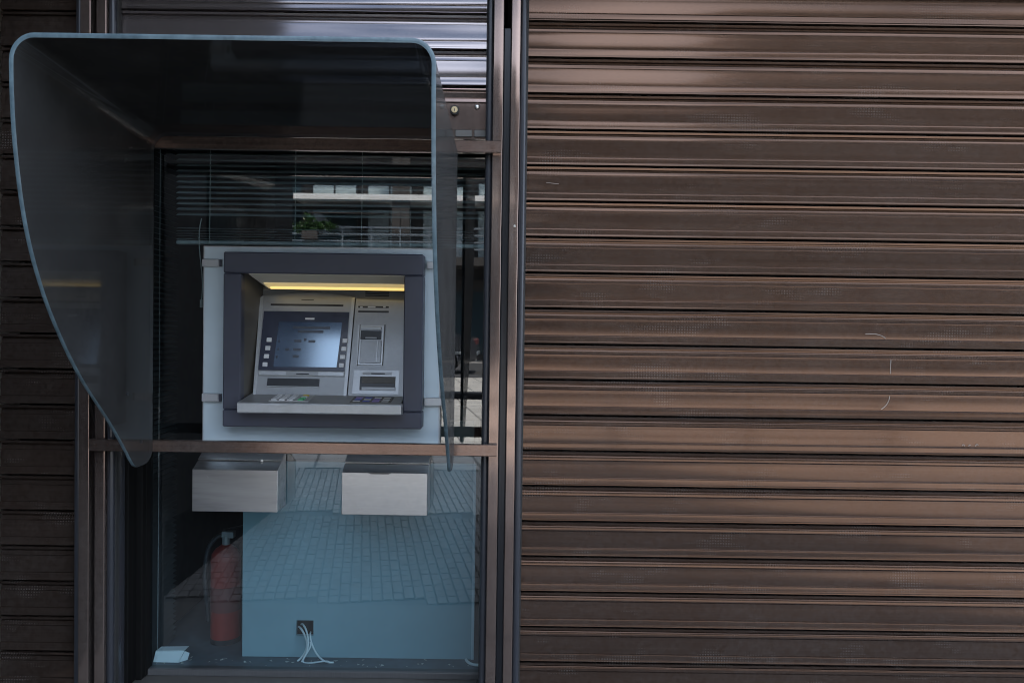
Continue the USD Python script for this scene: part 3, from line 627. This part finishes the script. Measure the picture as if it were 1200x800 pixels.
# open carton offcut at the left end of the ledge
q = ledge_pt(199, 774)
ct = thing('white_carton', 'small crumpled white carton lying at the left end of the ledge', 'carton', (q[0], max(q[1], 0.245), LZ))
cw = 0.052
def leaf(pts, mat, name='flap', th=0.0012):
    p = np.array(pts, float); nrm = np.cross(p[1] - p[0], p[2] - p[0]); nrm /= np.linalg.norm(nrm)
    obj(name, hull(np.vstack([p, p + nrm * th])), mat, ct)
leaf([(-cw, -0.012, 0.001), (cw - 0.016, -0.014, 0.001), (cw, -0.004, 0.038), (-cw + 0.004, -0.002, 0.034)], M_white, 'front_panel')
leaf([(-cw + 0.004, -0.002, 0.0345), (cw, -0.004, 0.0385), (cw + 0.002, 0.03, 0.040), (-cw + 0.01, 0.03, 0.037)], M_white, 'top_panel')
leaf([(cw - 0.016, -0.012, 0.001), (cw + 0.004, 0.012, 0.001), (cw + 0.010, 0.014, 0.024), (cw + 0.001, -0.003, 0.037)], M_white, 'end_flap')
leaf([(-cw, -0.010, 0.0008), (cw - 0.014, -0.012, 0.0008), (cw - 0.01, 0.032, 0.0008), (-cw, 0.032, 0.0008)], M_white, 'base')
lv = []
for k in range(46):
    u = rng.uniform(186, 552); qx = X(u, 777, 0.26); y = rng.uniform(0.232, 0.292); s = rng.uniform(0.0015, 0.005)
    m = hull(rng.normal(0, 1, (6, 3)) * (s, s, s * 0.3)); m.apply_translation((qx, y, LZ + s * 0.5)); lv.append(m)
obj('ledge_litter', cat_(lv), M_litter, label='crumbs of dust and paper scattered along the window ledge', cat='litter', kind='stuff')

# ================================================================ two steel boxes under the rail
def steel_box(uc, u0, u1, vt, vb_, label, knob_u, knob_r):
    y0, y1 = 0.095, 0.194
    x0, x1 = X(u0, (vt + vb_) / 2, y0), X(u1, (vt + vb_) / 2, y0)
    um = (u0 + u1) / 2
    z1, z0 = Z(um, vt, y0), Z(um, vb_, y0)
    t = thing('steel_box', label, 'steel box', ((x0 + x1) / 2, 0, z0), group='brushed steel boxes under the lower rail')
    w, h = (x1 - x0) / 2, z1 - z0
    rise = 0.052; b = 0.0016
    def zt(y): return h + rise * (y - y0) / (y1 - y0)
    pr_ = [(y0, 0.0), (y1, 0.0), (y1, zt(y1) - 0.003), (y0 + 0.0, h - 0.003)]
    obj('body', extrude_x(pr_, -w, w), M_steel, t)
    obj('front_plate', rb(-w - 0.001, w + 0.001, y0 - 0.0035, y0 - 0.0003, -0.001, h + 0.001, 0.0012), M_steel, t)
    ym = y0 + 0.040
    def lid(ya, yb, lift, name):
        return obj(name, hull([(x, y, zt(y) + dz) for x in (-w - 0.0005, w + 0.0005) for y in (ya, yb) for dz in (lift - 0.0025, lift)]), M_steel, t)
    lid(y0 + 0.001, ym - 0.002, 0.0005, 'lid_front')
    lid(ym + 0.001, y1 - 0.001, 0.004, 'lid_back')
    obj('slit', hull([(x, y, zt(y) + dz) for x in (-w + 0.002, w - 0.002) for y in (ym - 0.002, ym + 0.001) for dz in (-0.0035, -0.0022)]), M_dark, t)
    obj('hinge_bead', tube([(x, ym + 0.0015, zt(ym) + 0.0042) for x in np.linspace(-w + 0.001, w - 0.001, 4)], 0.0016, 8), M_bolt, t)
    xk = X(knob_u, vt, ym) - (x0 + x1) / 2
    m = trimesh.creation.icosphere(2, knob_r); m.apply_scale((1.3, 0.9, 0.8)); m.apply_translation((xk, ym - 0.001, zt(ym) + 0.004)); obj('knob', m, M_bolt, t, smooth=True)
    if uc:
        xs = X(243, 559, y0) - (x0 + x1) / 2; zs_ = Z(243, 559, y0) - z0
        obj('rivet', cyl((xs, y0 - 0.0052, zs_), (xs, y0 - 0.003, zs_), 0.0042, 14), M_steel, t)
    else:
        obj('finger_notch', hull([(x, y, z) for (x, z) in ((-0.055, h + 0.0012), (-0.045, h - 0.004), (0.012, h - 0.004), (0.022, h + 0.0012)) for y in (y0 - 0.0040, y0 - 0.0030)]), M_sill, t)
    return t
steel_box(1, 226, 325, 550.3, 598.8, 'brushed steel box with a larger knob, under the rail left of its twin', 306, 0.0062)
steel_box(0, 401, 500.5, 553.8, 602.6, 'brushed steel box with a notched front, under the rail right of its twin', 458, 0.0032)

# ================================================================ smoked hood over the machine
HX0, HX1, HYB = -1.118, -0.1755, -0.0225
curve = np.array([(0.866, -0.100), (0.868, -0.125), (0.883, -0.148), (0.913, -0.176), (1.012, -0.273), (1.15, -0.427), (1.236, -0.506), (1.359, -0.596), (1.484, -0.657), (1.595, -0.688), (1.723, -0.708), (1.815, -0.713), (1.90, -0.712), (2.0, -0.712)])
from scipy.interpolate import PchipInterpolator
yfront = PchipInterpolator(curve[:, 0], curve[:, 1])
ZT, RC = 1.880, 0.055          # height of the outer top at the back, bend radius
SL = 0.052 / 0.69              # the top rises towards the front
def upath(inset):
    """(x, z, is-top weight) round the inverted U, inset towards the inside"""
    x0, x1, zt = HX0 + inset, HX1 - inset, ZT - inset
    r = RC - inset; out = []
    zz = np.r_[0.866 + np.array([0, 0.0008, 0.002, 0.006, 0.014]), np.linspace(0.895, zt - r, 40)]
    out += [(x0, z) for z in zz]
    out += [(x0 + r - r * math.cos(a), zt - r + r * math.sin(a)) for a in np.linspace(0, math.pi / 2, 10)[1:]]
    out += [(x, zt) for x in np.linspace(x0 + r, x1 - r, 22)[1:]]
    out += [(x1 - r + r * math.sin(a), zt - r + r * math.cos(a)) for a in np.linspace(0, math.pi / 2, 10)[1:]]
    out += [(x1, z) for z in zz[::-1][1:]]
    return np.array(out)
TH = 0.010
def backline(z):
    """the back edge is straight but its lower corner is rounded"""
    k = np.clip((0.905 - z) / 0.039, 0, 1); return HYB - 0.060 * (1 - np.sqrt(np.clip(1 - k * k, 0, 1)))
def sheet(inset):
    P = upath(inset); n = len(P); T = np.linspace(0, 1, 14); rows = []
    for x, z in P:
        zr = min(z, ZT)
        yf = float(yfront(zr)); yb = float(backline(zr))
        y = yb + (yf - yb) * T
        wgt = np.clip((zr - 1.0) / (ZT - 1.0), 0, 1) ** 1.5
        rows.append(np.c_[np.full(14, x), y, z + SL * (HYB - y) * wgt])
    return np.array(rows)
So, Si = sheet(0.0), sheet(TH)
n, t = So.shape[:2]
def grid_faces(n, t, flip):
    f = []
    for i in range(n - 1):
        for j in range(t - 1):
            a, b_, c, d = i * t + j, i * t + j + 1, (i + 1) * t + j + 1, (i + 1) * t + j
            f.append([a, b_, c, d] if not flip else [d, c, b_, a])
    return np.array(f)
hood = thing('machine_hood', 'curved smoked acrylic hood with pale polished edges over the cash machine', 'hood')
vv = np.vstack([So.reshape(-1, 3), Si.reshape(-1, 3)])
ff = np.vstack([grid_faces(n, t, False), grid_faces(n, t, True) + n * t])
obj('shell', (vv, ff), M_smoke, hood, smooth=60)
def strip(A, B):
    k = len(A); f = [[i, i + 1, k + i + 1, k + i] for i in range(k - 1)]
    return np.vstack([A, B]), np.array(f)
# polished edge: a rounded bead closing the front of the sheet
fo, fi = So[:, -1], Si[:, -1]
tg = np.gradient((fo + fi) / 2, axis=0); tg /= np.linalg.norm(tg, axis=1, keepdims=True)
nm = np.cross(tg, (fo - fi) / np.linalg.norm(fo - fi, axis=1, keepdims=True)); nm *= np.where(nm[:, 1:2] > 0, -1, 1)
mid = (fo + fi) / 2 + 0.0016 * nm
ev = np.vstack([fo, mid, fi]); k = len(fo)
ef = [[i, i + 1, k + i + 1, k + i] for i in range(k - 1)] + [[k + i, k + i + 1, 2 * k + i + 1, 2 * k + i] for i in range(k - 1)]
obj('polished_edge', (ev, np.array(ef)), M_edge, hood, smooth=70)
v1, f1 = strip(So[:, 0], Si[:, 0]); v2, f2 = strip(So[0], Si[0]); v3, f3 = strip(So[-1], Si[-1])
obj('back_edge', (np.vstack([v1, v2, v3]), np.vstack([f1, f2 + len(v1), f3 + len(v1) + len(v2)])), plain('dull_edge', (0.09, 0.11, 0.12), 0.3), hood, smooth=60)
for u, v in ((149, 461.5), (165.5, 517.5)):
    lo_, hi_ = -0.6, 0.0
    for _ in range(50):
        md = (lo_ + hi_) / 2
        if X(u, v, md) > HX0 + TH: lo_ = md
        else: hi_ = md
    z = Z(u, v, md)
    obj('screw', cyl((HX0 + TH - 0.0005, md, z), (HX0 + TH + 0.003, md, z), 0.0055, 14), M_slot, hood)

# ================================================================ across the street (seen in the glass)
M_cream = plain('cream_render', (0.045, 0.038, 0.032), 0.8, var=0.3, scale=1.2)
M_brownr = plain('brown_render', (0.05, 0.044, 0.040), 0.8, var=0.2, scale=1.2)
M_whitec = plain('white_concrete', (0.74, 0.73, 0.70), 0.7, var=0.06, scale=2)
M_teal = plain('tinted_window', (0.03, 0.05, 0.06), 0.08)
M_paleg = plain('pale_window_film', (0.34, 0.42, 0.44), 0.25)
M_railm = plain('rail_metal', (0.22, 0.25, 0.27), 0.35, 0.6)
M_black = plain('black_paint', (0.015, 0.015, 0.016), 0.4)
YO = -26.0
def front(u0, u1, v0, v1, y=YO):
    """spot on the far facade as its mirror image falls in the pane"""
    d = 2 * YG - CAM[1] - y
    return (u0 - 600) / F_PX * d, (u1 - 600) / F_PX * d, 1.3 + (382 - v1) / F_PX * d, 1.3 + (382 - v0) / F_PX * d
ob = thing('office_building', 'dark balconied building across the square mirrored in the window', 'building', (-6, YO, 0))
def ox(x0, x1, y0, y1, z0, z1): return bx(x0 + 6, x1 + 6, y0, y1, z0, z1)
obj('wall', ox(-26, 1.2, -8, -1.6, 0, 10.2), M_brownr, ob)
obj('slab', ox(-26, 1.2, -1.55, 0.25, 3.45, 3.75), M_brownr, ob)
x0, x1, z0, z1 = front(343, 440, 229, 236)
obj('slab', ox(x0, 1.2, -1.55, 0.1, 5.78, 5.98), M_whitec, ob)
obj('slab', ox(-26, x0 - 0.05, -1.55, 0.1, 5.78, 5.98), M_brownr, ob)
obj('roof_slab', ox(-26.2, 1.4, -8, 0.3, 10.2, 10.5), M_brownr, ob)
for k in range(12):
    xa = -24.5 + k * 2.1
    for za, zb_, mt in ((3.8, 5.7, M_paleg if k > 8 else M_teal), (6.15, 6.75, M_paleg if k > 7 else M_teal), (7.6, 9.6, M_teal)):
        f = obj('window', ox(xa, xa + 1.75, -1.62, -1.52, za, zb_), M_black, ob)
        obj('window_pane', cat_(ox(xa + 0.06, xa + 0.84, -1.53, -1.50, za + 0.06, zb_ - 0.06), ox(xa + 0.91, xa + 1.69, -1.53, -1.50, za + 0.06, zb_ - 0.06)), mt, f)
for k in range(4):
    xa = -20 + k * 5
    f = obj('shop_front', ox(xa, xa + 4.6, -1.6, -1.5, 0.2, 3.1), M_teal, ob)
    obj('shop_sign', ox(xa + 0.3, xa + 4.3, -1.5, -1.38, 2.6, 3.05), (M_paleg, M_cream, M_railm, M_cream)[k], f)
for xa in (-13.4, -8.6, -4.25, -3.95, -0.9):
    obj('column', ox(xa - 0.16, xa + 0.16, -0.35, -0.03, 0.01, 10.1), M_brownr, ob)
for z in (4.0, 4.25, 4.5, 4.75):
    obj('balcony_rail', ox(-9.3, 1.1, 0.12, 0.17, z, z + 0.06), M_railm, ob)
for k in range(11):
    obj('baluster', ox(-9.3 + k * 1.04, -9.25 + k * 1.04, 0.125, 0.165, 3.76, 4.8), M_railm, ob)
obj('awning', cat_(hull([(x + 6, y, z) for x in (-7.3, -4.9) for y, z in ((-1.45, 5.5), (0.5, 5.25), (0.5, 5.22), (-1.45, 5.46))])), M_cream, ob)
cb = thing('rendered_building', 'stepped rendered building across the square right of the dark one', 'building', (9, YO, 0))
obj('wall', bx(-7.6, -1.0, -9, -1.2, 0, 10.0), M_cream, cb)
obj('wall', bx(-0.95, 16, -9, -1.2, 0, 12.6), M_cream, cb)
obj('roof', bx(-1.1, 16.2, -9.2, -1.0, 12.6, 12.9), M_whitec, cb)
obj('roof', bx(-7.8, -0.9, -9.2, -1.0, 10.0, 10.3), M_whitec, cb)
for fl in range(4):
    for k in range(7):
        if fl > 1 and k < 2: continue
        f = obj('window', bx(-6.6 + k * 2.8, -5.0 + k * 2.8, -1.25, -1.1, 1.0 + fl * 3, 2.6 + fl * 3), M_whitec, cb)
        obj('window_pane', bx(-6.5 + k * 2.8, -5.1 + k * 2.8, -1.12, -1.08, 1.1 + fl * 3, 2.5 + fl * 3), M_teal, f)
# plant on the balcony
M_leaf = usdkit.material(stage, L + 'leaf', {'oi': ('geometry', {}), 'r': ('rgb_ramp', {'ramp': [(0, (0.03, 0.08, 0.015)), (0.6, (0.06, 0.16, 0.03)), (1, (0.11, 0.25, 0.05))]}), 'd': ('principled_bsdf', {'roughness': 0.45}), 't': ('translucent_bsdf', {}), 'm': ('mix_closure', {'fac': 0.35})},
    [('oi.random_per_island', 'r.fac'), ('r.color', 'd.base_color'), ('r.color', 't.color'), ('d.BSDF', 'm.closure1'), ('t.BSDF', 'm.closure2')], surface='m.closure')
def leaves(n, centre, rad, size, clumps=9, seed=3):
    r = np.random.default_rng(seed); cc = r.normal(0, 0.5, (clumps, 3)) * rad
    c = cc[r.integers(0, clumps, n)] + r.normal(0, 0.26, (n, 3)) * rad + centre
    a = r.normal(0, 1, (n, 3)); a /= np.linalg.norm(a, axis=1, keepdims=True); b = np.cross(a, r.normal(0, 1, (n, 3))); b /= np.linalg.norm(b, axis=1, keepdims=True)
    s = size * r.uniform(0.6, 1.3, (n, 1))
    v = np.stack([c - a * s, c + b * s * 0.45, c + a * s, c - b * s * 0.45], 1).reshape(-1, 3)
    i = np.arange(n)[:, None] * 4
    return v, np.vstack([np.hstack([i, i + 1, i + 2]), np.hstack([i, i + 2, i + 3])])
x0, x1, z0, z1 = front(352, 380, 264, 280)
pp = thing('balcony_plant', 'bright green leafy plant on the far balcony', 'plant', ((x0 + x1) / 2, YO + 0.45, 0))
obj('foliage', leaves(900, np.array([0, 0, (z0 + z1) / 2 + 0.1]), np.array([0.42, 0.2, 0.26]), 0.07), M_leaf, pp)
obj('planter', rb(-0.28, 0.28, -0.14, 0.14, (z0 + z1) / 2 - 0.42, (z0 + z1) / 2 - 0.12, 0.02), M_brownr, pp)
# tree by the road
M_bark = plain('bark', (0.09, 0.07, 0.055), 0.9, var=0.3, scale=10, bump=0.5)
tr = thing('street_tree', 'leafy street tree by the far side of the square', 'tree', (-11.5, -15.5, 0))
obj('trunk', cat_(tube(spline([(0, 0, 0), (0.05, 0.02, 1.4), (-0.04, 0.06, 2.8), (0.1, 0, 4.2)], 12), 0.14, 10), tube([(0, 0.03, 2.6), (0.7, 0.2, 3.7), (1.1, 0.3, 4.6)], 0.06), tube([(0, 0.03, 2.4), (-0.8, -0.2, 3.5), (-1.3, -0.2, 4.5)], 0.06)), M_bark, tr, smooth=60)
obj('crown', leaves(9000, np.array([0, 0, 4.9]), np.array([1.9, 1.9, 1.35]), 0.13, 22, 5), M_leaf, tr)
# parked car (length along x), seen side-on in the pane
car = thing('parked_car', 'dark saloon car parked across the square', 'car', (-3.15, -19.0, 0.006))
M_tail = plain('tail_light_red', (0.07, 0.012, 0.012), 0.3)
M_carp = plain('car_paint', (0.02, 0.022, 0.026), 0.25, var=0.05, coat_weight=0.8)
side = [(-2.15, 0.38), (-2.2, 0.62), (-2.1, 0.86), (-1.35, 0.95), (-1.2, 0.97), (-0.55, 1.40), (0.45, 1.45), (1.15, 1.38), (1.7, 1.02), (2.1, 0.98), (2.22, 0.75), (2.2, 0.36), (1.78, 0.28)]
arch = lambda c: [(c + 0.36 * math.cos(a), 0.32 + 0.36 * math.sin(a)) for a in np.linspace(0, math.pi, 9)]
body = Polygon(side + [(1.72, 0.24)] + arch(1.36)[0:9] + [(0.9, 0.24), (-0.9, 0.24)] + arch(-1.36) + [(-1.78, 0.26)]).buffer(0)
mb = extrude_y(body, -0.86, 0.86)
mv = mb.vertices.copy(); up = np.clip((mv[:, 2] - 0.9) / 0.55, 0, 1); mv[:, 1] *= 1 - 0.22 * up; mb.vertices = mv
obj('body', mb, M_carp, car)
for s in (-1, 1):
    for pts in ([(-0.98, 0.98), (-0.5, 1.33), (0.15, 1.37), (0.15, 0.98)], [(0.22, 0.98), (0.22, 1.37), (0.95, 1.33), (1.4, 1.02)]):
        q = [(x, s * (0.866 * (1 - 0.22 * np.clip((z - 0.9) / 0.55, 0, 1)) + 0.004), z) for x, z in pts]
        obj('side_window', hull(q + [(x, y - s * 0.02, z) for x, y, z in q]), M_teal, car)
    for x in (-1.36, 1.36):
        wl = obj('wheel', cyl((x, s * 0.66, 0.316), (x, s * 0.85, 0.316), 0.315, 28), M_black, car, smooth=40)
        obj('rim', cyl((x, s * 0.845, 0.316), (x, s * 0.862, 0.316), 0.2, 20), M_railm, wl)
    obj('headlight', rb(-2.19, -2.03, s * 0.5 - 0.18, s * 0.5 + 0.18, 0.66, 0.82, 0.03), M_paleg, car)
    obj('tail_light', rb(2.08, 2.215, s * 0.6 - 0.16, s * 0.6 + 0.16, 0.76, 0.94, 0.03), M_tail, car)
obj('bumper_trim', cat_(rb(2.19, 2.25, -0.7, 0.7, 0.5, 0.6, 0.02), rb(-1.9, 1.9, 0.862, 0.880, 0.53, 0.60, 0.006)), M_railm, car)
obj('windscreen', hull([(-1.22, y, 0.985) for y in (-0.75, 0.75)] + [(-0.60, y, 1.385) for y in (-0.64, 0.64)] + [(-1.19, y, 0.96) for y in (-0.75, 0.75)]), M_teal, car)
# guard railing and pole at the edge of the square
YR = -4.4
gr = thing('guard_railing', 'black two-bar guard railing on the paving behind the camera', 'railing', (0, YR, 0))
for z in (0.335, 0.66):
    obj('bar', cyl((-2.45, 0, z), (3.4, 0, z), 0.036, 14), M_black, gr, smooth=40)
for x in (-2.4, -1.1, 0.9, 2.1, 3.35):
    obj('post', cyl((x, 0, 0), (x, 0, 0.70), 0.03, 14), M_black, gr, smooth=40)
